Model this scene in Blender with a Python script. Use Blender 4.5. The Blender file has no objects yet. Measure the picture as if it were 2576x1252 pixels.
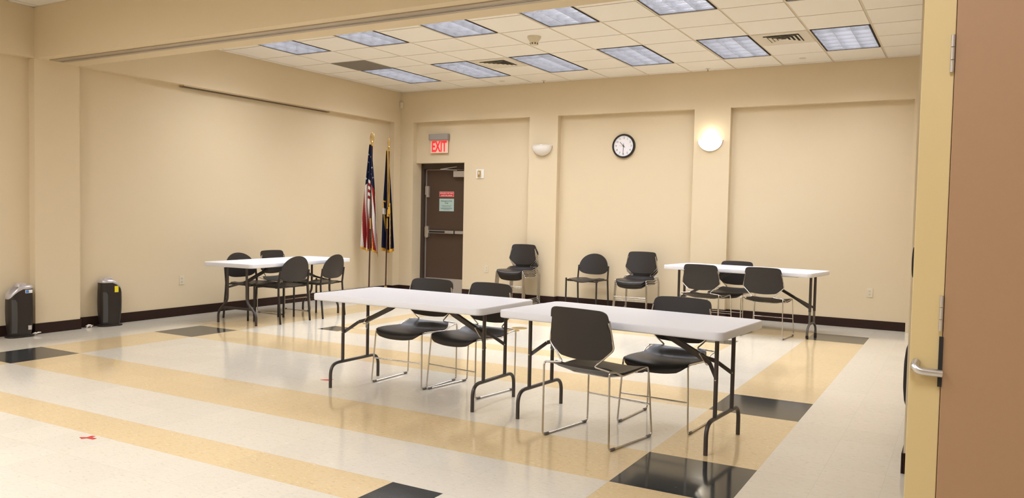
import bpy, math, random
from mathutils import Vector, Matrix
random.seed(7)
PI = math.pi
S = bpy.context.scene
COL = S.collection

# ------------------------------------------------------------ camera
W_PX, H_PX, F_PX = 2576, 1252, 2007.93
YAW, PITCH, ROLL = 0.516083, -0.043282, 0.0208553
CAM = Vector((1.54037, -3.77194, 1.356495))
cy_, sy_, cp_, sp_ = math.cos(YAW), math.sin(YAW), math.cos(PITCH), math.sin(PITCH)
fw = Vector((-sy_*cp_, cy_*cp_, sp_)); rt = Vector((cy_, sy_, 0)); up = rt.cross(fw)
cr_, sr_ = math.cos(ROLL), math.sin(ROLL)
rt2 = rt*cr_ + up*sr_; up2 = up*cr_ - rt*sr_
cam_d = bpy.data.cameras.new('camera'); cam = bpy.data.objects.new('camera', cam_d); COL.objects.link(cam)
cam_d.sensor_fit = 'HORIZONTAL'; cam_d.sensor_width = 36.0; cam_d.lens = F_PX/W_PX*36.0
cam_d.clip_start = 0.05; cam_d.clip_end = 60
M = Matrix(((rt2.x, up2.x, -fw.x, CAM.x), (rt2.y, up2.y, -fw.y, CAM.y), (rt2.z, up2.z, -fw.z, CAM.z), (0, 0, 0, 1)))
cam.matrix_world = M
S.camera = cam

# ------------------------------------------------------------ world, exposure
wd = bpy.data.worlds.new('world'); S.world = wd; wd.use_nodes = True
wd.node_tree.nodes['Background'].inputs[0].default_value = (0.9, 0.8, 0.65, 1)
wd.node_tree.nodes['Background'].inputs[1].default_value = 0.05
S.view_settings.view_transform = 'Standard'; S.view_settings.look = 'None'
S.view_settings.gamma = 1.0; S.view_settings.use_curve_mapping = False
S.view_settings.exposure = 0.0
FIX_W = 49.5            # watts of one far-room fixture
NEAR_W = 58.0           # watts of one near-room fixture
FIX_C = (0.935, 0.985, 1.11)

# ------------------------------------------------------------ materials
def mat(name, col, rough=0.6, metal=0.0, spec=0.5, emit=None, estr=0.0, bump=0.0, bscale=200, var=0.0, vscale=3.0, coat=0.0, trans=0.0, ior=1.45):
    m = bpy.data.materials.new(name); m.use_nodes = True
    nt = m.node_tree; b = nt.nodes['Principled BSDF']
    b.inputs['Base Color'].default_value = (*col, 1)
    b.inputs['Roughness'].default_value = rough; b.inputs['Metallic'].default_value = metal
    b.inputs['Specular IOR Level'].default_value = spec
    b.inputs['Coat Weight'].default_value = coat
    b.inputs['Transmission Weight'].default_value = trans; b.inputs['IOR'].default_value = ior
    if emit: b.inputs['Emission Color'].default_value = (*emit, 1); b.inputs['Emission Strength'].default_value = estr
    if bump or var:
        tc = nt.nodes.new('ShaderNodeTexCoord')
    if bump:
        n = nt.nodes.new('ShaderNodeTexNoise'); n.inputs['Scale'].default_value = bscale; n.inputs['Detail'].default_value = 3
        nt.links.new(tc.outputs['Object'], n.inputs['Vector'])
        bp = nt.nodes.new('ShaderNodeBump'); bp.inputs['Strength'].default_value = bump; bp.inputs['Distance'].default_value = 0.002
        nt.links.new(n.outputs['Fac'], bp.inputs['Height']); nt.links.new(bp.outputs['Normal'], b.inputs['Normal'])
    if var:
        n = nt.nodes.new('ShaderNodeTexNoise'); n.inputs['Scale'].default_value = vscale; n.inputs['Detail'].default_value = 4
        nt.links.new(tc.outputs['Object'], n.inputs['Vector'])
        mx = nt.nodes.new('ShaderNodeMix'); mx.data_type = 'RGBA'
        mx.inputs[6].default_value = (*[c*(1-var) for c in col], 1); mx.inputs[7].default_value = (*[min(1, c*(1+var)) for c in col], 1)
        nt.links.new(n.outputs['Fac'], mx.inputs[0]); nt.links.new(mx.outputs[2], b.inputs['Base Color'])
    return m

def floor_mat(name, col, fleck, fleck2, rough=0.10, spec=0.42):
    m = bpy.data.materials.new(name); m.use_nodes = True
    nt = m.node_tree; b = nt.nodes['Principled BSDF']; L = nt.links; N = nt.nodes
    tc = N.new('ShaderNodeTexCoord')
    # tile index and tile seams
    sc = N.new('ShaderNodeVectorMath'); sc.operation = 'SCALE'; sc.inputs[3].default_value = 1/0.3048
    L.new(tc.outputs['Object'], sc.inputs[0])
    fl = N.new('ShaderNodeVectorMath'); fl.operation = 'FLOOR'; L.new(sc.outputs[0], fl.inputs[0])
    fr = N.new('ShaderNodeVectorMath'); fr.operation = 'FRACTION'; L.new(sc.outputs[0], fr.inputs[0])
    wn = N.new('ShaderNodeTexWhiteNoise'); wn.noise_dimensions = '2D'; L.new(fl.outputs[0], wn.inputs['Vector'])
    sx = N.new('ShaderNodeSeparateXYZ'); L.new(fr.outputs[0], sx.inputs[0])
    def edge(out):
        a = N.new('ShaderNodeMath'); a.operation = 'SUBTRACT'; a.inputs[1].default_value = 0.5; L.new(out, a.inputs[0])
        c = N.new('ShaderNodeMath'); c.operation = 'ABSOLUTE'; L.new(a.outputs[0], c.inputs[0])
        g = N.new('ShaderNodeMath'); g.operation = 'GREATER_THAN'; g.inputs[1].default_value = 0.4955; L.new(c.outputs[0], g.inputs[0])
        return g.outputs[0]
    mxe = N.new('ShaderNodeMath'); mxe.operation = 'MAXIMUM'; L.new(edge(sx.outputs[0]), mxe.inputs[0]); L.new(edge(sx.outputs[1]), mxe.inputs[1])
    # streaky chips, their direction turned per tile
    ad = N.new('ShaderNodeVectorMath'); ad.operation = 'MULTIPLY_ADD'; L.new(wn.outputs['Color'], ad.inputs[0]); ad.inputs[1].default_value = (37, 37, 0); L.new(tc.outputs['Object'], ad.inputs[2])
    mp = N.new('ShaderNodeMapping'); mp.inputs['Scale'].default_value = (1.0, 2.2, 1); mp.inputs['Rotation'].default_value = (0, 0, 0.6); L.new(ad.outputs[0], mp.inputs['Vector'])
    n1 = N.new('ShaderNodeTexNoise'); n1.inputs['Scale'].default_value = 26; n1.inputs['Detail'].default_value = 5; n1.inputs['Roughness'].default_value = 0.65; L.new(mp.outputs[0], n1.inputs['Vector'])
    r1 = N.new('ShaderNodeValToRGB'); r1.color_ramp.elements[0].position = 0.55; r1.color_ramp.elements[1].position = 0.72; L.new(n1.outputs['Fac'], r1.inputs[0])
    n2 = N.new('ShaderNodeTexNoise'); n2.inputs['Scale'].default_value = 34; n2.inputs['Detail'].default_value = 4; L.new(mp.outputs[0], n2.inputs['Vector'])
    r2 = N.new('ShaderNodeValToRGB'); r2.color_ramp.elements[0].position = 0.60; r2.color_ramp.elements[1].position = 0.74; L.new(n2.outputs['Fac'], r2.inputs[0])
    n3 = N.new('ShaderNodeTexNoise'); n3.inputs['Scale'].default_value = 0.8; n3.inputs['Detail'].default_value = 3; L.new(tc.outputs['Object'], n3.inputs['Vector'])
    def mix(fac, a, bb, f=None):
        x = N.new('ShaderNodeMix'); x.data_type = 'RGBA'
        if fac is not None: L.new(fac, x.inputs[0])
        else: x.inputs[0].default_value = f
        for i, v in ((6, a), (7, bb)):
            if isinstance(v, tuple): x.inputs[i].default_value = (*v, 1)
            else: L.new(v, x.inputs[i])
        return x.outputs[2]
    c0 = mix(wn.outputs['Value'], tuple(c*0.975 for c in col), tuple(min(1, c*1.02) for c in col))
    c1 = mix(r1.outputs[0], c0, fleck)
    c2 = mix(r2.outputs[0], c1, fleck2)
    mm = N.new('ShaderNodeMath'); mm.operation = 'MULTIPLY'; mm.inputs[1].default_value = 0.22; L.new(mxe.outputs[0], mm.inputs[0])
    c3 = mix(mm.outputs[0], c2, tuple(c*0.55 for c in col))
    L.new(c3, b.inputs['Base Color'])
    mr = N.new('ShaderNodeMapRange'); mr.inputs['To Min'].default_value = rough*0.8; mr.inputs['To Max'].default_value = rough*1.35; L.new(n3.outputs['Fac'], mr.inputs[0]); L.new(mr.outputs[0], b.inputs['Roughness'])
    b.inputs['Specular IOR Level'].default_value = spec
    bp = N.new('ShaderNodeBump'); bp.inputs['Strength'].default_value = 0.03; bp.inputs['Distance'].default_value = 0.003
    n4 = N.new('ShaderNodeTexNoise'); n4.inputs['Scale'].default_value = 9; L.new(tc.outputs['Object'], n4.inputs['Vector']); L.new(n4.outputs['Fac'], bp.inputs['Height']); L.new(bp.outputs['Normal'], b.inputs['Normal'])
    return m

WALL = mat('wall_paint', (0.66, 0.545, 0.362), 0.62, spec=0.3, bump=0.12, bscale=160)
CEIL = mat('ceiling_tile', (0.80, 0.76, 0.69), 0.9, spec=0.2, bump=0.25, bscale=400)
GRID = mat('ceiling_grid_bar', (0.62, 0.53, 0.40), 0.6)  # bars coloured darker and browner to paint in the shadow gap at the seams
F_LIGHT = floor_mat('floor_tile_cream', (0.65, 0.59, 0.48), (0.53, 0.47, 0.37), (0.72, 0.665, 0.565))
F_TAN = floor_mat('floor_tile_tan', (0.64, 0.485, 0.27), (0.52, 0.37, 0.18), (0.76, 0.62, 0.40))
F_DARK = floor_mat('floor_tile_charcoal', (0.030, 0.033, 0.034), (0.020, 0.024, 0.025), (0.075, 0.085, 0.085), spec=0.30)
BASE = mat('rubber_baseboard', (0.028, 0.0135, 0.0095), 0.55, spec=0.18)
BROWN = mat('brown_door_paint', (0.070, 0.042, 0.026), 0.45, var=0.06)
BROWN2 = mat('brown_frame_paint', (0.050, 0.032, 0.022), 0.4)
ALU = mat('brushed_aluminium', (0.52, 0.48, 0.44), 0.35, metal=0.7)
STEEL = mat('satin_steel', (0.62, 0.60, 0.58), 0.28, metal=0.95)
CHROME = mat('chrome_rod', (0.56, 0.53, 0.50), 0.16, metal=1.0)
DARKMETAL = mat('dark_brown_metal', (0.045, 0.034, 0.028), 0.38, spec=0.6)
GREYMETAL = mat('grey_hammered_metal', (0.15, 0.14, 0.12), 0.42, metal=0.3)
TOPW = mat('white_table_plastic', (0.70, 0.69, 0.70), 0.42, spec=0.4, bump=0.1, bscale=500)
BLACKP = mat('black_chair_plastic', (0.021, 0.017, 0.015), 0.38, spec=0.5, bump=0.15, bscale=600)
BLACKM = mat('black_tube_paint', (0.022, 0.017, 0.014), 0.4)
RUBBER = mat('clear_grey_glide', (0.16, 0.14, 0.13), 0.4)
WHITEP = mat('white_plastic', (0.78, 0.75, 0.70), 0.4)
IVORY = mat('ivory_plastic', (0.66, 0.58, 0.42), 0.4)
BLACKB = mat('black_appliance_plastic', (0.020, 0.015, 0.012), 0.4)
GREYB = mat('dark_grey_grille', (0.055, 0.052, 0.048), 0.55)
SILVER = mat('silver_plastic', (0.55, 0.52, 0.52), 0.3, metal=0.5)
YELLOW = mat('yellow_label', (0.80, 0.66, 0.02), 0.5)
BLUE = mat('blue_label', (0.05, 0.20, 0.50), 0.5)
DARK = mat('dark_gap', (0.012, 0.009, 0.008), 0.7)
BLADE = mat('louver_aluminium', (0.42, 0.41, 0.41), 0.16, metal=0.9)
HOUSE = mat('fixture_housing', (0.55, 0.55, 0.58), 0.5, metal=0.2)
TUBE = mat('fluorescent_tube', (0.9, 0.9, 0.9), 0.4, emit=(1.0, 0.98, 0.96), estr=6.0)
GREYV = mat('grey_grille', (0.26, 0.235, 0.20), 0.6)
TRIMW = mat('vent_white', (0.66, 0.60, 0.50), 0.6)
SCON = mat('sconce_plaster', (0.76, 0.72, 0.66), 0.5)
SCON_ON = mat('sconce_glass_lit', (0.9, 0.88, 0.82), 0.5, emit=(1.0, 0.93, 0.80), estr=1.5)
SCONT = mat('sconce_trim', (0.42, 0.32, 0.22), 0.5)
BRASS = mat('brass', (0.62, 0.44, 0.16), 0.3, metal=0.9)
OLDBRASS = mat('worn_brass', (0.36, 0.27, 0.13), 0.4, metal=0.6)
WOODP = mat('dark_wood_pole', (0.055, 0.020, 0.010), 0.35, coat=0.3)
NAVY = mat('navy_cloth', (0.010, 0.012, 0.035), 0.75, spec=0.2)
RED = mat('red_cloth', (0.24, 0.018, 0.018), 0.7, spec=0.2)
CLOTHW = mat('white_cloth', (0.62, 0.56, 0.50), 0.75, spec=0.2)
GOLD = mat('gold_fringe', (0.62, 0.33, 0.03), 0.6)
CLOCKF = mat('clock_face', (0.78, 0.76, 0.76), 0.4)
CLOCKR = mat('clock_rim', (0.016, 0.014, 0.014), 0.3)
INK = mat('black_ink', (0.02, 0.02, 0.02), 0.6)
REDHAND = mat('red_second_hand', (0.35, 0.12, 0.10), 0.5)
SIGNRED = mat('red_sign', (0.62, 0.03, 0.03), 0.4)
SIGNTXT = mat('sign_white_text', (0.85, 0.80, 0.76), 0.5)
PAPER = mat('pale_green_paper', (0.42, 0.55, 0.50), 0.6)
SIGNGREY = mat('sign_housing_grey', (0.30, 0.27, 0.24), 0.45)
EXITP = mat('exit_panel_acrylic', (0.80, 0.60, 0.46), 0.2, emit=(1.0, 0.25, 0.2), estr=0.07)
EXITL = mat('exit_letters_lit', (0.8, 0.02, 0.03), 0.4, emit=(1.0, 0.03, 0.04), estr=0.55)
YPAINT = mat('yellow_beige_panel', (0.55, 0.415, 0.195), 0.5)
LEAF_SHADED = mat('shaded_beige_leaf', (0.335, 0.195, 0.100), 0.55, var=0.03, vscale=60)  # beige leaf; the dim light on it is put into this browner tone
REDTAPE = mat('red_tape', (0.50, 0.05, 0.04), 0.5)
TRACK = mat('track_aluminium', (0.40, 0.34, 0.26), 0.4, metal=0.4)
PAPERW = mat('white_scrap', (0.85, 0.78, 0.70), 0.6)

# ------------------------------------------------------------ mesh builder
class MB:
    def __init__(s): s.v = []; s.f = []; s.m = []; s.sm = []
    def add(s, vs, fs, mi=0, smooth=False):
        o = len(s.v); s.v += [tuple(p) for p in vs]
        for f in fs: s.f.append([o+i for i in f]); s.m.append(mi); s.sm.append(smooth)
    def box(s, x0, x1, y0, y1, z0, z1, mi=0):
        vs = [(x, y, z) for z in (z0, z1) for y in (y0, y1) for x in (x0, x1)]
        s.add(vs, [(0, 2, 3, 1), (4, 5, 7, 6), (0, 1, 5, 4), (2, 6, 7, 3), (0, 4, 6, 2), (1, 3, 7, 5)], mi)
    def tube(s, path, r, n=10, mi=0, closed=False, caps=True, sq=1.0):
        P = [Vector(p) for p in path]; k = len(P)
        rings = []; prev = None
        for i, p in enumerate(P):
            if closed: a, b = P[(i-1) % k], P[(i+1) % k]
            else: a, b = P[max(i-1, 0)], P[min(i+1, k-1)]
            t = (b-a).normalized()
            if prev is None:
                u = Vector((0, 0, 1)) if abs(t.z) < 0.9 else Vector((1, 0, 0))
                u = (u - t*u.dot(t)).normalized()
            else: u = (prev - t*prev.dot(t)).normalized()
            prev = u; w = t.cross(u)
            rings.append([p + (u*math.cos(2*PI*j/n)*sq + w*math.sin(2*PI*j/n))*(r[i] if isinstance(r, (list, tuple)) else r) for j in range(n)])
        vs = [q for g in rings for q in g]; fs = []
        for i in range(k if closed else k-1):
            i2 = (i+1) % k
            for j in range(n): j2 = (j+1) % n; fs.append((i*n+j, i*n+j2, i2*n+j2, i2*n+j))
        s.add(vs, fs, mi, True)
        if caps and not closed:
            s.add(rings[0], [tuple(reversed(range(n)))], mi); s.add(rings[-1], [tuple(range(n))], mi)
    def lathe(s, prof, c=(0, 0, 0), n=24, mi=0, axis='z', a0=0, a1=2*PI):
        full = abs(a1-a0-2*PI) < 1e-6; m = n if full else n+1
        vs = []
        for r, h in prof:
            for j in range(m):
                a = a0+(a1-a0)*j/n
                x, y = r*math.cos(a), r*math.sin(a)
                q = {'z': (x, y, h), 'y': (x, h, y), 'x': (h, x, y)}[axis]
                vs.append((c[0]+q[0], c[1]+q[1], c[2]+q[2]))
        fs = []
        for i in range(len(prof)-1):
            for j in range(n): j2 = (j+1) % m; fs.append((i*m+j, i*m+j2, (i+1)*m+j2, (i+1)*m+j))
        s.add(vs, fs, mi, True)
    def prism(s, poly, z0, z1, mi=0, frame=None):
        # poly in local (a,b), extruded along third axis; frame maps (a,b,c)->xyz
        fr = frame or (lambda a, b, c: (a, b, c)); n = len(poly)
        vs = [fr(a, b, z0) for a, b in poly]+[fr(a, b, z1) for a, b in poly]
        s.add(vs, [tuple(reversed(range(n))), tuple(range(n, 2*n))]+[(i, (i+1) % n, n+(i+1) % n, n+i) for i in range(n)], mi)
    def shell(s, rows, th, mi=0, d=None):
        # rows: grid of (point, normal-ish) -> thick closed sheet
        R, K = len(rows), len(rows[0])
        top = [[Vector(p) for p in r] for r in rows]
        nor = [[None]*K for _ in range(R)]
        for i in range(R):
            for j in range(K):
                a = top[min(i+1, R-1)][j]-top[max(i-1, 0)][j]; b = top[i][min(j+1, K-1)]-top[i][max(j-1, 0)]
                n_ = a.cross(b); nor[i][j] = Vector(d) if d else (n_.normalized() if n_.length > 1e-12 else Vector((0, 0, 1)))
        vs = [p for r in top for p in r]+[top[i][j]+nor[i][j]*th for i in range(R) for j in range(K)]
        O = R*K; fs = []
        for i in range(R-1):
            for j in range(K-1):
                a, b, c, d = i*K+j, i*K+j+1, (i+1)*K+j+1, (i+1)*K+j
                fs.append((a, b, c, d)); fs.append((O+d, O+c, O+b, O+a))
        for i in range(R-1):
            fs.append((i*K, (i+1)*K, O+(i+1)*K, O+i*K)); fs.append((i*K+K-1, O+i*K+K-1, O+(i+1)*K+K-1, (i+1)*K+K-1))
        for j in range(K-1):
            fs.append((j, O+j, O+j+1, j+1)); q = (R-1)*K; fs.append((q+j, q+j+1, O+q+j+1, O+q+j))
        s.add(vs, fs, mi, True)
    def build(s, name, mats, parent=None, bevel=0, sharp=True):
        me = bpy.data.meshes.new(name); me.from_pydata(s.v, [], s.f)
        for mm in (mats if isinstance(mats, (list, tuple)) else [mats]): me.materials.append(mm)
        me.polygons.foreach_set('material_index', s.m); me.polygons.foreach_set('use_smooth', s.sm)
        me.update()
        o = bpy.data.objects.new(name, me); COL.objects.link(o)
        if parent: o.parent = parent
        if bevel:
            b = o.modifiers.new('bevel', 'BEVEL'); b.width = bevel; b.segments = 2; b.limit_method = 'ANGLE'
        if any(s.sm):
            me.set_sharp_from_angle(angle=math.radians(50))
        return o

def arc(path, r, n=5):
    """round the corners of a polyline"""
    P = [Vector(p) for p in path]; out = [P[0]]
    for i in range(1, len(P)-1):
        a, b, c = P[i-1], P[i], P[i+1]
        rr = r[i] if isinstance(r, dict) and i in r else (r if not isinstance(r, dict) else r.get('d', 0.02))
        d1, d2 = (a-b), (c-b); l = min(rr, d1.length*0.48, d2.length*0.48)
        p1, p2 = b+d1.normalized()*l, b+d2.normalized()*l
        for k in range(n+1):
            t = k/n; out.append(p1*(1-t)**2 + b*2*t*(1-t) + p2*t*t)
    out.append(P[-1]); return out

def rrect(w, h, r, n=6):
    pts = []
    for cx, cy, a in ((w/2-r, h/2-r, 0), (-w/2+r, h/2-r, PI/2), (-w/2+r, -h/2+r, PI), (w/2-r, -h/2+r, 1.5*PI)):
        for k in range(n+1): t = a+PI/2*k/n; pts.append((cx+r*math.cos(t), cy+r*math.sin(t)))
    return pts

def tag(o, label, cat, group=None):
    o['label'] = label; o['category'] = cat
    if group: o['group'] = group
    return o
def thing(name, label, cat, loc=(0, 0, 0), rz=0, group=None):
    o = bpy.data.objects.new(name, None); COL.objects.link(o); o.empty_display_size = 0.1
    o.location = loc; o.rotation_euler = (0, 0, rz)
    return tag(o, label, cat, group)
def struct(o): o['kind'] = 'structure'; return o
def kids(o): return [c for c in bpy.data.objects if c.parent is o]
def copy_tree(o, parent=None):
    ch = kids(o)
    c = o.copy(); COL.objects.link(c); c.parent = parent
    for k in ch: copy_tree(k, c)
    return c
def dup(root, loc, rz, label, group=None):
    c = copy_tree(root); c.location = loc; c.rotation_euler = (0, 0, rz); c['label'] = label
    if group: c['group'] = group
    return c
def text(name, body, size, m, parent, frame, ext=0.0008, align='CENTER', sx=1.0, off=0.0):
    cu = bpy.data.curves.new(name, 'FONT'); cu.body = body; cu.size = size; cu.extrude = ext
    cu.align_x = align; cu.align_y = 'CENTER'; cu.resolution_u = 3; cu.offset = off
    t = bpy.data.objects.new(name, cu); COL.objects.link(t)
    me = bpy.data.meshes.new_from_object(t)
    bpy.data.objects.remove(t); bpy.data.curves.remove(cu)
    for v in me.vertices: v.co = Vector(frame(v.co.x*sx, v.co.y, v.co.z))
    me.materials.clear(); me.materials.append(m)
    o = bpy.data.objects.new(name, me); COL.objects.link(o)
    if parent: o.parent = parent
    return o

# ------------------------------------------------------------ room
T = 0.3048
XL, XLR = -6.88, -6.98          # left wall: header/pillar face, recess face
YB, YBR = 7.15, 7.25            # back wall: pier face, recess face
ZS, ZC = 2.865, 3.38            # soffit, ceiling
XR = 1.295                      # right wall of the far room
YN = -6.2; XN = 3.2             # near room limits
BY0, BY1 = 1.0, 1.485           # dividing beam

def region(i, j):
    """0 cream, 1 tan, 2 charcoal for tile (i, j)"""
    wx = 0 <= i < 2 or -20 <= i < -18
    wy = 0 <= j < 2 or 6 <= j < 8 or 19 <= j < 21
    if -20 <= i < 2 and j < 21:
        if wx and wy: return 2
        if wx: return 1
        if wy: return 1
    # thin inlaid rectangle of the far room and of the near room
    for (a0, a1, b0, b1) in ((-16, -3, 10, 16), (-16, -3, -14, -3)):
        inx = a0 <= i <= a1; iny = b0 <= j <= b1
        ex = i in (a0, a1) and iny; ey = j in (b0, b1) and inx
        if ex and ey: return 2
        if ex or ey: return 1
    return 0
fb = MB()
for i in range(-24, 12):
    for j in range(-21, 26):
        x0, x1, y0, y1 = i*T, (i+1)*T, j*T, (j+1)*T
        fb.add([(x0, y0, 0), (x1, y0, 0), (x1, y1, 0), (x0, y1, 0)], [(0, 1, 2, 3)], region(i, j))
floor = struct(fb.build('floor', [F_LIGHT, F_TAN, F_DARK]))

# back wall
b = MB()
b.box(-7.2, XN, YB, 7.6, ZS, 3.6)
for x0, x1 in ((-7.2, -6.61), (-4.39, -3.90), (-1.79, -1.29), (0.94, XN)): b.box(x0, x1, YB, 7.6, 0, ZS)
DX0, DX1, DZ = -6.61, -5.645, 2.19
b.box(DX0, -4.39, YBR, 7.6, DZ, ZS); b.box(DX1, -4.39, YBR, 7.6, 0, DZ)
b.box(-3.90, -1.79, YBR, 7.6, 0, ZS); b.box(-1.29, 0.94, YBR, 7.6, 0, ZS)
b.box(DX0, DX1, 7.62, 7.66, 0, 3.0)
struct(b.build('wall_back', WALL))
# left wall
b = MB()
b.box(-7.2, XL, YN, YB, ZS, 3.6)
for y0, y1 in ((6.975, YB), (BY0, BY1), (-4.2, -3.7)): b.box(-7.2, XL, y0, y1, 0, ZS)
for y0, y1 in ((BY1, 6.975), (-3.7, BY0), (YN, -4.2)): b.box(-7.2, XLR, y0, y1, 0, ZS)
struct(b.build('wall_left', WALL))
b = MB(); b.box(XR, XR+0.2, BY1, YB, 0, 3.6); b.box(XR, XN, BY0, BY1, 0, 2.86); struct(b.build('wall_right', WALL))
b = MB(); b.box(XN, XN+0.2, YN, BY1, 0, 3.6); struct(b.build('wall_east', WALL))
b = MB(); b.box(-7.2, XN+0.2, YN-0.2, YN, 0, 3.6); struct(b.build('wall_front', WALL))
# dividing beam and its track
b = MB(); b.box(XL, XN, BY0, BY1, 2.86, 3.6); struct(b.build('trim_1', WALL))
tr = struct(MB().build('trim_2', TRACK)) if False else None
b = MB()
b.box(-6.79, XR-0.02, 1.105, 1.185, 2.852, 2.8605); b.box(-6.74, XR-0.02, 1.205, 1.265, 2.852, 2.8605)
b.box(-6.79, -6.765, 1.13, 1.25, 2.853, 2.8602)
tr = struct(b.build('trim_2', TRACK))
b = MB(); b.box(-6.74, XR-0.02, 1.186, 1.204, 2.8575, 2.8602); g = b.build('track_slot', DARK, tr)
b = MB(); b.box(-6.74, XR-0.02, 1.181, 1.188, 2.848, 2.8602); b.box(-6.74, XR-0.02, 1.203, 1.209, 2.848, 2.8602); b.build('track_lip', ALU, tr)

# baseboards
def bbx(name, segs):
    b = MB()
    for (x0, y0, x1, y1) in segs: b.box(min(x0, x1), max(x0, x1), min(y0, y1), max(y0, y1), 0.0, 0.112)
    struct(b.build(name, BASE, bevel=0.003))
t_ = 0.010
bbx('baseboard_back', [(XL, YB-t_, DX0+t_, YB), (DX0, YB, DX0+t_, 7.39), (DX1, YBR-t_, -4.39-t_, YBR), (-4.39-t_, YB-t_, -4.39, YBR-t_), (-4.39, YB-t_, -3.90+t_, YB), (-3.90, YB, -3.90+t_, YBR),
   (-3.90+t_, YBR-t_, -1.79-t_, YBR), (-1.79-t_, YB-t_, -1.79, YBR-t_), (-1.79, YB-t_, -1.29+t_, YB), (-1.29, YB, -1.29+t_, YBR), (-1.29+t_, YBR-t_, 0.94, YBR)])
bbx('baseboard_left', [(XL, 6.975-t_, XL+t_, YB-t_), (XLR, 6.975-t_, XL, 6.975), (XLR, BY1+t_, XLR+t_, 6.975-t_), (XLR, BY1, XL, BY1+t_), (XL, BY0-t_, XL+t_, BY1+t_), (XLR, BY0-t_, XL, BY0), (XLR, -3.7, XLR+t_, BY0-t_)])
bbx('baseboard_right', [(XR-t_, BY1, XR, YB), (XR-t_, BY0-t_, XR, BY1), (XR, BY0-t_, XN, BY0)])

# ceiling
TX, TY = 0.616, 0.6135
gx = [TX*i for i in range(-11, 6)]
gyF = [6.4450 + TY*k for k in range(-8, 2)]
gyN = [0.72 - TY*k for k in range(0, 12)][::-1]
FIX = [(i, k) for i in (-10, -8, -6, -4, -2, 0) for k in (-2, -6)]      # far-room fixtures: cell i, rows k,k+1 (line index from 6.445)
NFIX = [(-9, 6), (-6, 5), (-2, 5), (-9, 2), (-6, 1), (-2, 1), (2, 4)]       # near-room fixtures: cell i, row index in gyN
skip = set()
for i, k in FIX: skip.add(('F', i, k)); skip.add(('F', i, k+1))
for i, k in NFIX: skip.add(('N', i, k)); skip.add(('N', i, k+1))
b = MB()
def ceil_room(tagc, xs, ys, idx0, x_lo, x_hi, y_lo, y_hi):
    X = [x_lo]+[x for x in xs if x_lo+0.03 < x < x_hi-0.03]+[x_hi]; Y = [y_lo]+[y for y in ys if y_lo+0.03 < y < y_hi-0.03]+[y_hi]
    for a in range(len(X)-1):
        for c in range(len(Y)-1):
            ci = round(X[a]/TX) if a else -12
            ck = (ys.index(Y[c]) + idx0) if c else -99
            if (tagc, ci, ck) in skip: continue
            gp = 0.012
            x0, x1, y0, y1 = X[a]+gp, X[a+1]-gp, Y[c]+gp, Y[c+1]-gp
            if x1-x0 > 0.01 and y1-y0 > 0.01: b.box(x0, x1, y0, y1, ZC, ZC+0.015, 0)
    # exposed grid: strips (they stop at the fixtures' cells only where they would cross them)
    def cellskip(ci, ck): return (tagc, ci, ck) in skip
    for x in X:
        for c in range(len(Y)-1): b.box(x-0.0095, x+0.0095, Y[c], Y[c+1], ZC+0.003, ZC+0.02, 1)
    for c, y in enumerate(Y):
        for a in range(len(X)-1):
            ci = round(X[a]/TX) if a else -12
            ck = (ys.index(y)+idx0) if 0 < c < len(Y)-1 else -99
            if cellskip(ci, ck) and cellskip(ci, ck-1): continue
            b.box(X[a]+0.0095, X[a+1]-0.0095, y-0.0095, y+0.0095, ZC+0.003, ZC+0.02, 1)
    # wall angle
    b.box(x_lo, x_hi, y_hi-0.022, y_hi, ZC-0.002, ZC+0.02, 1); b.box(x_lo, x_lo+0.022, y_lo, y_hi, ZC-0.002, ZC+0.02, 1)
ceil_room('F', gx, gyF, -8, XL, XR, BY1, YB)
ceil_room('N', gx, gyN, 0, XL, XN, YN, BY0)
b.box(-7.2, XN+0.2, YN-0.2, 7.6, 3.60, 3.7, 2)
struct(b.build('ceiling', [CEIL, GRID, DARK]))

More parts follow.
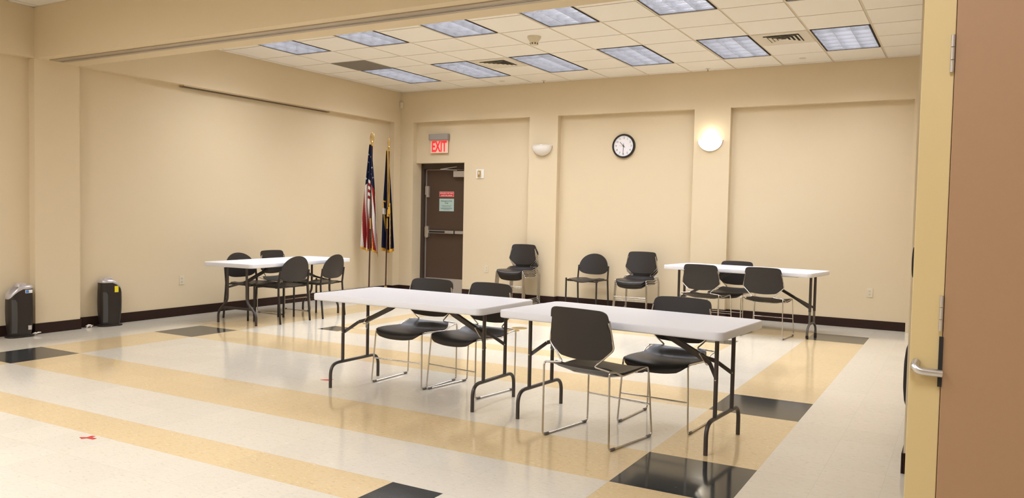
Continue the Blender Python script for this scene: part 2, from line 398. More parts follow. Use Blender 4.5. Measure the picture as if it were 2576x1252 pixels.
# ------------------------------------------------------------ light fixtures
def fixture():
    t = thing('ceiling_light', '', 'ceiling light', (0, 0, ZC), 0)
    w, l = 0.292, 0.597
    b = MB()                                     # black shadow-gap frame
    b.box(-w, w, -l, -l+0.014, -0.001, 0.03); b.box(-w, w, l-0.014, l, -0.001, 0.03)
    b.box(-w, -w+0.014, -l+0.014, l-0.014, -0.001, 0.03); b.box(w-0.014, w, -l+0.014, l-0.014, -0.001, 0.03)
    b.build('frame', DARK, t)
    b = MB()                                     # housing
    b.box(-w, w, -l, l, 0.170, 0.174); b.box(-w, -w+0.004, -l, l, 0.03, 0.17); b.box(w-0.004, w, -l, l, 0.03, 0.17)
    b.box(-w+0.004, w-0.004, -l, -l+0.004, 0.03, 0.17); b.box(-w+0.004, w-0.004, l-0.004, l, 0.03, 0.17)
    b.build('housing', HOUSE, t)
    b = MB(); W, Lh, z0, z1 = w-0.014, l-0.014, 0.004, 0.088
    def blade(p0, p1, th0, th1):                  # wedge-shaped parabolic blade
        d = Vector((p1[0]-p0[0], p1[1]-p0[1], 0)).normalized(); n = Vector((-d.y, d.x, 0))
        prof = [(z0, th0), (z0+(z1-z0)*0.35, th0+(th1-th0)*0.12), (z0+(z1-z0)*0.7, th0+(th1-th0)*0.45), (z1, th1)]
        vs = []
        for z, h in prof:
            for s_, e in ((-1, p0), (-1, p1), (1, p1), (1, p0)): vs.append((e[0]+n.x*h*s_, e[1]+n.y*h*s_, z))
        fs = [(0, 1, 2, 3), tuple(12+i for i in (3, 2, 1, 0))]
        for k in range(3):
            for i in range(4): fs.append((k*4+i, k*4+(i+1) % 4, k*4+4+(i+1) % 4, k*4+4+i))
        b.add(vs, fs, 0, False)
    for i in range(4):
        x = -W+2*W*i/3; blade((x, -Lh), (x, Lh), 0.0012, 0.010 if 0 < i < 3 else 0.016)
    for j in range(7):
        y = -Lh+2*Lh*j/6
        for i in range(3): blade((-W+2*W*i/3+0.001, y), (-W+2*W*(i+1)/3-0.001, y), 0.0010, 0.012)
    b.build('louver', BLADE, t)
    for i in range(3):
        x = -W+2*W*(i+0.5)/3; b = MB(); b.tube([(x, -0.56, 0.130), (x, 0.56, 0.130)], 0.0127, 10); b.build('fluorescent_tube', TUBE, t)
    ld = bpy.data.lights.new('lamp', 'AREA'); ld.shape = 'RECTANGLE'; ld.size = 0.52; ld.size_y = 1.12; ld.energy = FIX_W; ld.color = FIX_C
    lo = bpy.data.objects.new('lamp', ld); COL.objects.link(lo); lo.parent = t; lo.location = (0, 0, 0.112)
    return t
proto = fixture(); used = False
cols = {-10: 'nearest the left wall', -8: 'second from the left', -6: 'third from the left', -4: 'third from the right', -2: 'second from the right', 0: 'the rightmost'}
for i, k in FIX:
    row = 'back row' if k == -2 else 'front row'
    lb = 'louvered ceiling light of the %s, %s' % (row, cols[i])
    o = proto if not used else copy_tree(proto)
    used = True
    o.location = (TX*(i+0.5), 6.445+TY*(k+1), ZC); o['label'] = lb; o['group'] = 'louvered ceiling lights of the far room'
nl = bpy.data.lights.new('near_lamp', 'AREA'); nl.shape = 'RECTANGLE'; nl.size = 0.52; nl.size_y = 1.12; nl.energy = NEAR_W; nl.color = FIX_C
for i, k in NFIX:
    o = copy_tree(proto); o.location = (TX*(i+0.5), gyN[k+1], ZC)
    o['label'] = 'louvered ceiling light of the near room outside the picture'; o['group'] = 'louvered ceiling lights of the near room'
    for c in kids(o):
        if c.type == 'LIGHT': c.data = nl
        elif c.name.startswith('louver'): bpy.data.objects.remove(c)  # louver left off these unseen fixtures so more light reaches walls and beam

# ------------------------------------------------------------ folding tables
def slab(L_, W_, z, th=0.048):
    b = MB(); P0 = rrect(L_, W_, 0.055, 8)
    rings = [(-0.005, z-th), (-0.001, z-th+0.003), (0, z-th+0.010), (0, z-0.006), (-0.0015, z-0.002), (-0.0045, z)]
    n = len(P0); vs = []
    for off, zz in rings:
        q = rrect(L_+2*off, W_+2*off, 0.055+off, 8); vs += [(x, y, zz) for x, y in q]
    fs = []
    for k in range(len(rings)-1):
        for i in range(n): fs.append((k*n+i, k*n+(i+1) % n, (k+1)*n+(i+1) % n, (k+1)*n+i))
    b.add(vs, fs, 0, True)
    b.add(vs[:n], [tuple(reversed(range(n)))]); b.add(vs[-n:], [tuple(range(n))]); return b
def flat_bar(b, p0, p1, w=0.024, th=0.006, side=(0, 1, 0)):
    p0, p1 = Vector(p0), Vector(p1); d = (p1-p0).normalized(); s_ = Vector(side); s_ = (s_-d*s_.dot(d)).normalized(); u = d.cross(s_)
    vs = []
    for p in (p0, p1):
        for a, c in ((-1, -1), (1, -1), (1, 1), (-1, 1)): vs.append(p+s_*a*th/2+u*c*w/2)
    b.add(vs, [(3, 2, 1, 0), (4, 5, 6, 7), (0, 1, 5, 4), (1, 2, 6, 5), (2, 3, 7, 6), (3, 0, 4, 7)])
def table(kind, L_, W_, H_, label, loc, rz):
    t = thing('folding_table', label, 'table', (loc[0], loc[1], 0), math.radians(rz), 'white folding tables')
    slab(L_, W_, H_).build('tabletop', TOPW, t)
    zt = H_-0.046
    b = MB(); hh = L_/2-0.06
    for sg in (-1, 1):
        b = MB(); b.box(-hh+0.12, hh-0.12, sg*(W_/2-0.135)-0.01, sg*(W_/2-0.135)+0.01, zt-0.014, zt); b.build('apron_rail', DARKMETAL, t)
    for s_ in (-1, 1):
        if kind == 'arch':
            u, lv, fv, zb, r = 0.65, 0.145, 0.28, 0.185, 0.0128
            b = MB(); b.tube(arc([(s_*u, -fv, 0.0), (s_*u, -fv, zb), (s_*u, fv, zb), (s_*u, fv, 0.0)], 0.13, 8), r, 12)
            for v in (-1, 1): b.tube([(s_*u, v*lv, zb), (s_*u, v*lv, zt)], r, 12)
            b.tube([(s_*u, -lv-0.03, zt-0.012), (s_*u, lv+0.03, zt-0.012)], r*0.9, 10)
            b.build('leg_frame', DARKMETAL, t)
            jx, jz, lz = 0.53, 0.502, 0.413
            b = MB(); 
            for v in (-0.012, 0.012): flat_bar(b, (s_*0.235, v, 0.655), (s_*0.30, v, 0.613), 0.03, 0.012); flat_bar(b, (s_*0.30, v, 0.613), (s_*(jx+0.01), v, jz-0.004), 0.03, 0.012)
            for v in (-1, 1):
                flat_bar(b, (s_*(jx-0.02), v*0.012, jz+0.01), (s_*(jx+0.045), v*0.05, jz-0.012), 0.026, 0.006)
                flat_bar(b, (s_*(jx+0.045), v*0.05, jz-0.012), (s_*u, v*(lv-0.012), lz), 0.024, 0.006)
            b.build('folding_brace', DARKMETAL, t)
            b = MB(); b.tube(arc([(s_*(jx-0.03), -0.035, jz+0.035), (s_*(jx+0.02), -0.035, jz-0.03), (s_*(jx+0.02), 0.035, jz-0.03), (s_*(jx-0.03), 0.035, jz+0.035)], 0.01, 3), 0.003, 6, closed=True)
            b.build('locking_ring', CHROME, t)
            for v in (-1, 1):
                b = MB()
                b.lathe([(0.0, -0.0165), (0.004, -0.0155), (0.0055, -0.012)], (s_*u, v*lv, lz), 10, axis='y')
                b.lathe([(0.0055, 0.012), (0.004, 0.0155), (0.0, 0.0165)], (s_*u, v*lv, lz), 10, axis='y')
                b.build('rivet', CHROME, t)
        elif kind == 'bent':
            u, lv, fv, r = 0.75, 0.15, 0.298, 0.0145
            b = MB()
            for v in (-1, 1):
                b.tube(arc([(s_*u, v*fv, 0), (s_*u, v*fv, 0.125), (s_*u, v*lv, 0.275), (s_*u, v*lv, zt)], 0.05, 5), r, 12)
            b.build('leg_frame', DARKMETAL, t)
            b = MB(); flat_bar(b, (s_*u, -0.225, 0.185), (s_*u, 0.225, 0.185), 0.026, 0.012, (1, 0, 0)); b.build('crossbar', DARKMETAL, t)
            b = MB()
            for v in (-0.012, 0.012): flat_bar(b, (s_*0.22, v, zt-0.01), (s_*0.30, v, 0.60), 0.028, 0.012); flat_bar(b, (s_*0.30, v, 0.60), (s_*0.62, v, 0.482), 0.028, 0.012)
            for v in (-1, 1): flat_bar(b, (s_*0.60, v*0.012, 0.487), (s_*0.66, v*0.06, 0.463), 0.024, 0.006); flat_bar(b, (s_*0.66, v*0.06, 0.463), (s_*u, v*(lv-0.014), 0.43), 0.024, 0.006)
            b.build('folding_brace', DARKMETAL, t)
        else:                                        # height-adjustable legs, grey lower tubes
            u, lv, fv, r = 0.828, 0.083, 0.155, 0.016
            for v in (-1, 1):
                b = MB(); b.tube([(s_*u, v*lv, 0.30), (s_*u, v*lv, zt)], r, 12); b.build('upper_leg', DARKMETAL, t)
            b = MB()
            for v in (-1, 1): b.tube([(s_*u, v*lv, 0.155), (s_*u, v*lv, 0.31)], r*0.82, 12)
            b.tube(arc([(s_*u, -fv, 0.0), (s_*u, -fv, 0.10), (s_*u, -lv, 0.16), (s_*u, lv, 0.16), (s_*u, fv, 0.10), (s_*u, fv, 0.0)], 0.04, 5), r*0.85, 12)
            b.build('lower_leg', GREYMETAL, t)
            for v in (-1, 1):
                b = MB(); b.lathe([(0.0, 0.0), (0.017, 0.0), (0.017, 0.03), (0.012, 0.034)], (s_*u, v*fv, 0), 12)
                b.build('foot_cap', BLACKM, t)
            b = MB()
            flat_bar(b, (s_*0.16, 0, zt-0.01), (s_*0.50, 0, 0.509), 0.032, 0.02); flat_bar(b, (s_*0.50, 0, 0.509), (s_*0.617, 0, 0.448), 0.032, 0.02)
            for v in (-1, 1): flat_bar(b, (s_*0.60, v*0.008, 0.456), (s_*u, v*(lv-0.014), 0.337), 0.026, 0.008)
            b.build('folding_brace', DARKMETAL, t)
    return t
table('arch', 1.524, 0.762, 0.726, 'white folding table, left of the foreground pair, two chairs tucked behind it', (-1.994, 1.102), -0.8)
table('arch', 1.524, 0.762, 0.726, 'white folding table, right of the foreground pair, a black chair in front of it', (-0.33, 1.054), -4.8)
table('bent', 1.829, 0.762, 0.726, 'long white folding table by the left wall, ringed by mostly round-backed black chairs', (-5.919, 3.517), 93.6)
table('adj', 1.829, 0.762, 0.762, 'white folding table by the back wall under the lit sconce, on grey height-adjustable legs', (-0.799, 6.141), -8.0)

# ------------------------------------------------------------ sled-base chairs
def sled_chair():
    t = thing('sled_chair', '', 'chair')
    rows = []
    prof = [(.250, .400, .160), (.247, .412, .182), (.240, .423, .198), (.225, .433, .209), (.20, .439, .216), (.15, .442, .221), (.08, .441, .224), (0, .438, .224), (-.06, .435, .222), (-.10, .436, .219), (-.13, .442, .214), (-.155, .453, .207), (-.18, .465, .198), (-.20, .473, .186), (-.212, .476, .168)]
    K = 20
    for y, z, w in prof:
        dip = .015 if y > .1 else (.015+.003*(.1-y)/.2 if y > -.1 else .018-.011*(-.1-y)/.11)
        rows.append([(w*(2*j/K-1), y+(0.010*(1-(2*j/K-1)**2) if y > .2 else 0), z-dip*(1-abs(2*j/K-1)**2.4)) for j in range(K+1)])
    b = MB(); b.shell(rows, 0.017, d=(0, 0, -1)); b.build('seat', BLACKP, t)
    rows = []
    for z, w in [(.512, .118), (.5135, .136), (.519, .150), (.530, .166), (.55, .190), (.572, .214), (.584, .225), (.594, .2305), (.604, .231), (.62, .228), (.68, .214), (.735, .201), (.7405, .200), (.7415, .211), (.765, .207), (.782, .203), (.793, .197), (.801, .187), (.806, .174), (.809, .158), (.8098, .140)]:
        lean = -0.174-0.045*(z-.51)/.3
        rows.append([(w*(2*j/K-1), lean-0.034*(1-(w*(2*j/K-1)/.23)**2), z+(0.003*(1-abs(2*j/K-1)**2) if z > .79 else (-0.008*(1-abs(2*j/K-1)**2) if z < .53 else 0))) for j in range(K+1)])
    b = MB(); b.shell(rows, 0.010, d=(0, -1, 0)); b.build('backrest', BLACKP, t)
    for s_ in (-1, 1):
        b = MB()
        b.tube(arc([(s_*.232, -.16, .448), (s_*.238, -.245, .466), (s_*.243, -.238, .007), (s_*.243, .238, .007), (s_*.222, .212, .436), (s_*.226, -.085, .418), (s_*.232, -.16, .448)], {1: 0.03, 2: 0.028, 3: 0.028, 4: 0.03, 5: .02, 'd': .02}, 5), 0.0060, 8)
        b.build('side_frame', CHROME, t)
        b = MB()
        b.tube(arc([(s_*.236, -.236, .464), (s_*.115, -.222, .474), (s_*.150, -.212, .505), (s_*.234, -.196, .585), (s_*.203, -.206, .752)], {1: .02, 2: .02, 3: .022, 'd': .02}, 5), 0.0055, 8)
        b.build('back_rod', CHROME, t)
        for y in (-.20, .20):
            b = MB(); b.tube([(s_*.243, y-.018, .009), (s_*.243, y+.018, .009)], 0.0092, 8); b.build('glide', RUBBER, t)
    b = MB(); b.tube([(-.229, .224, .20), (.229, .224, .20)], 0.0052, 8); b.build('stretcher', CHROME, t)
    b = MB(); b.tube([(-.226, .08, .424), (-.12, .08, .404), (.12, .08, .404), (.226, .08, .424)], 0.005, 8); b.tube([(-.226, -.09, .420), (-.12, -.09, .398), (.12, -.09, .398), (.226, -.09, .420)], 0.005, 8)
    b.build('seat_support', CHROME, t)
    return t
SC = sled_chair()
def put(c, x, y, deg, label, group, z=0, first=[True]):
    if first[0] and c is SC:
        first[0] = False; c.location = (x, y, z); c.rotation_euler = (0, 0, math.radians(deg)); c['label'] = label; c['group'] = group; return c
    return dup(c, (x, y, z), math.radians(deg), label, group)
G1 = 'black chairs with chrome sled legs at the tables'
put(SC, -.389, .745, -11, 'black chrome-legged chair nearest the camera, seen from behind in front of the foreground table', G1)
put(SC, -.145, 1.328, 176, 'black chrome-legged chair tucked behind the nearest table, facing the camera', G1)
put(SC, -2.266, 1.389, 180, 'left of the two black chairs tucked behind the foreground left table', G1)
put(SC, -1.729, 1.390, 172, 'right of the two black chairs tucked behind the foreground left table', G1)
put(SC, -.435, 5.79, -4.5, 'right of the two black chairs seen from behind at the back wall table', G1)
put(SC, -1.16, 5.79, -4.5, 'left of the two black chairs seen from behind at the back wall table', G1)
put(SC, -1.035, 6.44, 176, 'black chair on the wall side of the table under the lit sconce, facing the camera', G1)
put(SC, -6.29, 3.93, -88, 'square-backed black chair on the wall side of the left wall table', G1)
NM = ['lowest', 'second from the floor', 'third from the floor', 'fourth from the floor', 'topmost']
for k in range(5):
    put(SC, -4.335, 6.81-0.0215*k, 180, 'black chrome-legged chair, %s in the five-chair stack by the exit door' % NM[k], 'five stacked black chairs', 0.0225*k+0.001)
for k in range(3):
    put(SC, -2.43, 6.79-0.0225*k, 180, 'black chrome-legged chair, %s in the three-chair stack below the clock' % ['lowest', 'middle one', 'topmost'][k], 'three stacked black chairs', 0.027*k+0.001)

# ------------------------------------------------------------ round-backed chairs
def round_chair():
    t = thing('round_back_chair', '', 'chair')
    K = 14; rows = []
    for i in range(17):
        a = i/16; y = .225-.43*a
        w = .232*(1-abs(2*a-1)**4.5)**(1/3.2) if 0 < i < 16 else 0.10
        w = max(w, 0.10)
        z = .448 - (0.020*(1-a/0.12)**2 if a < 0.12 else 0)
        rows.append([(w*(2*j/K-1), y, z-0.012*(1-(2*j/K-1)**2)) for j in range(K+1)])
    b = MB(); b.shell(rows, 0.014, d=(0, 0, -1)); b.build('seat', BLACKP, t)
    rows = []
    zb, zm, zt = .497, .580, .802
    zs = [zb+(zm-zb)*(1-math.cos(PI/2*k/12)) for k in range(13)]+[zm+(zt-zm)*math.sin(PI/2*k/16) for k in range(1, 17)]
    for z in zs:
        if z <= zm: w = .229*max(0.0, 1-((zm-z)/(zm-zb))**2.0)**(1/2.9)
        else: w = .229*max(0.0, 1-((z-zm)/(zt-zm))**2.3)**(1/2.1)
        w = max(w, .022)
        rows.append([(w*(2*j/K-1), -.190-.05*(z-.5)/.3-.030*(1-(w*(2*j/K-1)/.230)**2), z) for j in range(K+1)])
    b = MB(); b.shell(rows, 0.012, d=(0, -1, 0)); b.build('backrest', BLACKP, t)
    for s_ in (-1, 1):
        b = MB(); b.tube([(s_*.238, .205, 0), (s_*.238, .205, .462)], 0.0125, 10, sq=1.0); b.build('leg', BLACKM, t)
        b = MB(); b.tube([(s_*.243, -.238, 0), (s_*.240, -.200, .36), (s_*.238, -.196, .44), (s_*.236, -.222, .628)], 0.0125, 10); b.build('leg', BLACKM, t)
        b = MB(); b.tube([(s_*.238, .205, .432), (s_*.238, -.196, .432)], 0.009, 8); b.tube([(s_*.236, -.215, .585), (s_*.212, -.200, .585)], 0.007, 8); b.build('side_rail', BLACKM, t)
    b = MB(); b.tube([(-.238, -.15, .425), (.238, -.15, .425)], 0.008, 8); b.tube([(-.238, .16, .418), (.238, .16, .418)], 0.008, 8); b.build('seat_frame', BLACKM, t)
    return t
RC = round_chair()
G2 = 'black round-backed chairs'
RC.location = (-5.685, 3.285, 0); RC.rotation_euler = (0, 0, PI/2); RC['group'] = G2
RC['label'] = 'round-backed black chair on the room side of the left wall table, nearer the camera'
put(RC, -5.675, 3.92, 98, 'round-backed black chair on the room side of the left wall table, farther right', G2)
put(RC, -6.18, 3.28, -92, 'round-backed black chair between the left wall and the table', G2)
put(RC, -3.215, 6.84, 180, 'round-backed black chair standing alone against the back wall below the clock', G2)

# ------------------------------------------------------------ exit door
d = bpy.data.objects.new('door_1', None); COL.objects.link(d); struct(d); d.location = (DX0, 7.39, 0)
def D(x, y): return (x-DX0, y-7.39)
b = MB(); fwd = 0.055
b.box(0, fwd, 0, 0.12, 0, DZ); b.box(DX1-DX0-fwd, DX1-DX0, 0, 0.12, 0, DZ); b.box(fwd, DX1-DX0-fwd, 0, 0.12, 2.10, DZ)
b.box(fwd, fwd+0.018, 0.075, 0.12, 0, 2.10)
b.build('door_frame', BROWN2, d)
lx0, lx1, ly = fwd+0.012, DX1-DX0-fwd-0.003, 0.055
b = MB(); b.box(lx0, lx1, ly, ly+0.045, 0.012, 2.095); b.build('door_leaf', BROWN, d)
b = MB(); b.box(lx0-0.006, lx0+0.018, ly-0.006, ly-0.0005, 0.02, 2.085); b.box(lx0, lx1, ly-0.005, ly-0.0005, 2.083, 2.092); b.build('weather_strip', ALU, d)
b = MB(); b.box(lx0+0.025, lx1, ly-0.004, ly-0.0005, 0.015, 0.245); b.build('kick_plate', ALU, d)
b = MB(); b.box(lx0, lx1, ly-0.03, ly+0.05, 0.0, 0.011); b.build('threshold', ALU, d)
pb = MB(); pb.box(lx0+0.10, lx1-0.02, ly-0.060, ly-0.030, 1.010, 1.060); pb = pb.build('panic_bar', ALU, d, bevel=0.004)
b = MB(); b.box(lx0+0.12, lx0+0.44, ly-0.066, ly-0.061, 1.020, 1.050); b.build('push_pad', DARK, pb)
b = MB(); b.box(lx0+0.62, lx0+0.64, ly-0.064, ly-0.028, 1.006, 1.064); b.build('bar_joint', DARK, pb)
b = MB()
q = rrect(0.075, 0.20, 0.03); b.prism([(x, z) for x, z in q], ly-0.055, ly-0.001, frame=lambda a, c, e: (lx0+0.055+a, e, 1.03+c)); b.build('latch_case', STEEL, d, bevel=0.004)
b = MB(); b.box(lx0+0.012, lx0+0.085, ly-0.05, ly-0.001, 1.66, 1.81); b.box(lx0+0.035, lx0+0.085, ly-0.048, ly-0.001, 1.62, 1.66); b.build('door_alarm_box', ALU, d, bevel=0.005)
b = MB(); b.box(lx0+0.60, lx1-0.01, ly-0.07, ly-0.001, 1.96, 2.06); cl = b.build('door_closer', ALU, d, bevel=0.004)
b = MB(); b.tube([(lx0+0.66, ly-0.05, 2.075), (lx0+0.40, ly-0.16, 2.085)], 0.007, 6); b.tube([(lx0+0.40, ly-0.16, 2.085), (lx0+0.67, ly-0.075, 2.13)], 0.006, 6); b.build('closer_arm', ALU, cl)

DF = lambda px, pz, yy: (lambda a, c, e: (px+a, yy-e, pz+c))      # text facing -y
yd = 7.39+ly
s_ = MB(); s_.box(-6.262, -5.965, yd-0.004, yd-0.0005, 1.628, 1.718); s_ = tag(s_.build('warning_sign', SIGNRED), 'red warning sign with white capitals on the brown exit door', 'sign')
text('sign_lettering', 'EMERGENCY EXIT ONLY', 0.030, SIGNTXT, s_, DF(-6.1135, 1.690, yd-0.0045), sx=0.80)
text('sign_lettering', 'ALARM WILL SOUND', 0.030, SIGNTXT, s_, DF(-6.1135, 1.653, yd-0.0045), sx=0.80)
b = MB(); e_ = 0.004
for x0, x1, z0, z1 in ((-6.258, -5.969, 1.712, 1.715), (-6.258, -5.969, 1.631, 1.634), (-6.259, -6.256, 1.631, 1.715), (-5.971, -5.968, 1.631, 1.715)): b.box(x0, x1, yd-0.0052, yd-0.004, z0, z1)
b.build('sign_border', SIGNTXT, s_)
s_ = MB(); s_.box(-6.262, -5.965, yd-0.003, yd-0.0005, 1.387, 1.600); s_ = tag(s_.build('paper_notice', PAPER), 'pale green paper notice taped below the red sign on the exit door', 'notice')
text('notice_heading', 'Emergency Exit', 0.036, INK, s_, DF(-6.1135, 1.560, yd-0.0032))
text('notice_heading', 'Only', 0.036, INK, s_, DF(-6.1135, 1.524, yd-0.0032))
b = MB()
for zz, w in ((1.482, .10), (1.462, .085), (1.438, .12), (1.428, .11), (1.412, .06)): b.box(-6.1135-w, -6.1135+w, yd-0.0042, yd-0.003, zz-0.002, zz+0.002)
b.build('notice_text_lines', INK, s_)

# exit sign on the wall
t = thing('exit_sign', 'lit red EXIT sign with grey housing above the brown door', 'exit sign', (-6.125, YBR, 2.35))
b = MB(); b.box(-.195, .190, -.075, -.001, .215, .315); b.build('housing', SIGNGREY, t, bevel=0.008)
b = MB(); b.box(-.172, .176, -.040, -.034, 0, .213); b.build('acrylic_panel', EXITP, t)
text('exit_letters', 'EXIT', 0.245, EXITL, t, lambda a, c, e: (a, -0.0425-e, .100+c), 0.002, sx=0.60, off=.006)

t = thing('wall_control', 'small brass-fronted control on a white wall plate right of the exit door', 'wall control', (-5.331, YBR, 2.0))
b = MB(); b.box(-.072, .072, -.012, -.0005, -.072, .075); b.build('plate', WHITEP, t, bevel=0.004)
b = MB(); b.box(-.038, .018, -.030, -.012, -.050, .055); b.build('cover', BRASS, t, bevel=0.005)
b = MB(); b.box(-.018, .000, -.036, -.030, -.010, .035); b.build('lever', WHITEP, t, bevel=0.002)

def outlet(x, y, z, rz, label):
    t = thing('wall_outlet', label, 'outlet', (x, y, z), rz, 'ivory wall outlets')
    b = MB(); b.box(-.036, .036, -.006, -.0003, -.058, .058); b.build('cover_plate', IVORY, t, bevel=0.002)
    for zz in (-.021, .021):
        b = MB(); b.prism(rrect(.030, .030, .010), 0.0062, 0.0085, frame=lambda a, c, e: (a, -e, c+zz)); r_ = b.build('receptacle', IVORY, t)
        b = MB(); b.box(-.0075, -.005, -.0092, -.0085, zz-.005, zz+.006); b.box(.005, .0075, -.0092, -.0085, zz-.005, zz+.006); b.box(-.002, .002, -.0092, -.0085, zz-.012, zz-.008); b.build('slot', INK, r_)
outlet(-5.179, YBR, .467, 0, 'ivory wall outlet low on the wall between the exit door and the tall chair stack')
outlet(0.515, YBR, .459, 0, 'ivory wall outlet on the right part of the back wall, right of the table')
outlet(XLR, 2.868, .449, PI/2, 'ivory wall outlet on the left wall between the black tower and the long table')

b = MB(); b.box(-6.875, -6.825, 7.095, YB-0.0005, 3.11, 3.215); tag(b.build('corner_sensor', IVORY, bevel=0.008), 'small ivory sensor box high in the back left corner', 'sensor')

# ------------------------------------------------------------ clock
t = thing('wall_clock', 'round white wall clock with black rim between the two sconces', 'clock', (-2.86, YBR, 2.39))
b = MB(); b.lathe([(.150, -.032), (.156, -.040), (.168, -.040), (.177, -.028), (.177, -.001), (.150, -.001)], n=48, axis='y'); b.build('rim', CLOCKR, t)
b = MB(); b.lathe([(0.0001, -.022), (.152, -.022)], n=48, axis='y'); b.build('dial', CLOCKF, t)
for k in range(1, 13):
    a = PI/2-k*PI/6; text('numeral', str(k), .042, INK, t, (lambda px, pz: (lambda u, v, e: (px+u, -.0225-e, pz+v)))(.117*math.cos(a), .117*math.sin(a)), 0.0004)
b = MB()
for k in range(12):
    a = k*PI/6; flat_bar(b, (.140*math.cos(a), -.0228, .140*math.sin(a)), (.147*math.cos(a), -.0228, .147*math.sin(a)), .003, .001)
b.build('hour_marks', INK, t)
def hand(nm, ang, ln, back, w, m, y):
    a = math.radians(90-ang); b = MB(); flat_bar(b, (-back*math.cos(a), y, -back*math.sin(a)), (ln*math.cos(a), y, ln*math.sin(a)), w, .001); b.build(nm, m, t)
hand('hour_hand', 315, .082, .03, .007, INK, -.025); hand('minute_hand', 183, .128, .035, .006, INK, -.027); hand('second_hand', 276, .062, .02, .003, REDHAND, -.029)
b = MB(); b.lathe([(.0, -.032), (.007, -.031), (.007, -.022)], n=12, axis='y'); b.build('hub', INK, t)

# ------------------------------------------------------------ sconces
def sconce(x, z, lit, label):
    t = thing('wall_sconce', label, 'wall light', (x, YB, z), 0)
    R, Hh = .165, .145
    b = MB(); K = 20; rows = []
    for i in range(9):
        a = PI/2*i/8; rr = math.cos(a); zz = -Hh*math.sin(a)
        rr = max(rr, .02)
        rows.append([(R*rr*math.cos(PI*j/K), -.115*rr*math.sin(PI*j/K)-.002, zz) for j in range(K+1)])
    b.shell(rows, -.005); b.build('bowl', SCON_ON if lit else SCON, t)
    if not lit: 
        b = MB(); b.tube([((R+.003)*math.cos(PI*j/K), -(.118)*math.sin(PI*j/K)-.002, .004) for j in range(K+1)], .006, 8); b.build('rim', SCON, t)
    b = MB(); b.tube([((R+.004)*math.cos(PI*j/24), -.006, -(Hh+.004)*math.sin(PI*j/24)) for j in range(25)], .005, 8); b.build('edge_trim', SCONT, t)
    b = MB(); b.box(-.05, .05, -.02, -.0005, -.08, .0); b.build('backplate', SCON, t)
    b = MB(); b.tube([(0, -.055, -.05), (0, -.055, -.005), (0, -.055, .02)], [.012, .028, .016], 12); b.build('bulb', SCON_ON if lit else SCON, t)
    return t
sconce(-4.155, 2.412, False, 'unlit white half-bowl sconce on the pillar right of the exit door')
sl = sconce(-1.556, 2.43, True, 'brightly lit half-bowl sconce on the pillar right of the clock')
pd = bpy.data.lights.new('sconce_lamp', 'POINT'); pd.energy = 1.8; pd.color = (1, .93, .78); pd.shadow_soft_size = .04
po = bpy.data.objects.new('sconce_lamp', pd); COL.objects.link(po); po.parent = sl; po.location = (0, -.075, .06)

# ------------------------------------------------------------ ceiling fittings
def vent(x, y, label):
    t = thing('ceiling_vent', label, 'air vent', (x, y, ZC), 0, 'white ceiling air vents')
    b = MB(); b.box(-.29, .29, -.29, .29, -.004, -.0003); b.build('panel', TRIMW, t)
    b = MB(); b.box(-.19, .19, -.19, .19, -.0055, -.0045); b.build('backing', DARK, t)
    for q in range(4):
        b = MB()
        for k in range(4):
            o = .185-.044*k; i_ = o-.026
            pts = [(-o, -o), (o, -o), (i_, -i_), (-i_, -i_)]
            R_ = Matrix.Rotation(q*PI/2, 2)
            v0 = [R_ @ Vector(p) for p in pts]
            zz = [-.016, -.016, -.007, -.007]
            vs = [(v.x, v.y, z) for v, z in zip(v0, zz)]+[(v.x, v.y, z+.002) for v, z in zip(v0, zz)]
            b.add(vs, [(3, 2, 1, 0), (4, 5, 6, 7), (0, 1, 5, 4), (1, 2, 6, 5), (2, 3, 7, 6), (3, 0, 4, 7)])
        b.build('louver_slats', TRIMW, t)
vent(-.308, 5.525, 'square white ceiling vent between the two rightmost lights of the back row')
vent(-4.004, 5.525, 'square white ceiling vent between the second and third lights of the back row')
b = MB(); b.box(-6.148, -5.556, 4.617, 5.207, ZC-.004, ZC-.0003)
for k in range(24): b.box(-6.135, -5.569, 4.632+.0235*k, 4.642+.0235*k, ZC-.007, ZC-.004)
tag(b.build('return_air_grille', GREYV), 'grey return air grille in the ceiling near the left wall', 'air grille')
t = thing('smoke_detector', 'ivory smoke detector hanging below the ceiling in the middle of the far room', 'smoke detector', (-2.807, 4.30, ZC))
b = MB(); b.lathe([(0, -.0005), (.078, -.0005), (.078, -.018), (.060, -.045), (.046, -.070), (0, -.070)], n=28); b.build('body', IVORY, t)
b = MB(); b.lathe([(.044, -.070), (.044, -.095), (.038, -.100), (0, -.100)], n=20); b.build('sensor_chamber', IVORY, t)
for k in range(8):
    a = k*PI/4; b = MB(); b.tube([(.0425*math.cos(a), .0425*math.sin(a), -.074), (.0425*math.cos(a), .0425*math.sin(a), -.092)], .006, 6); b.build('chamber_slot', DARK, t)
for x, y, lb in ((-.313, 6.75, 'round sprinkler plate in the ceiling near the back wall, the rightmost'), (-4.686, 6.79, 'round sprinkler plate in the ceiling near the back wall, the leftmost')):
    b = MB(); b.lathe([(0, -.006), (.036, -.006), (.042, -.003), (.042, -.0003)], (x, y, ZC), 24); tag(b.build('sprinkler_cover', TRIMW), lb, 'sprinkler', 'ceiling sprinkler plates')
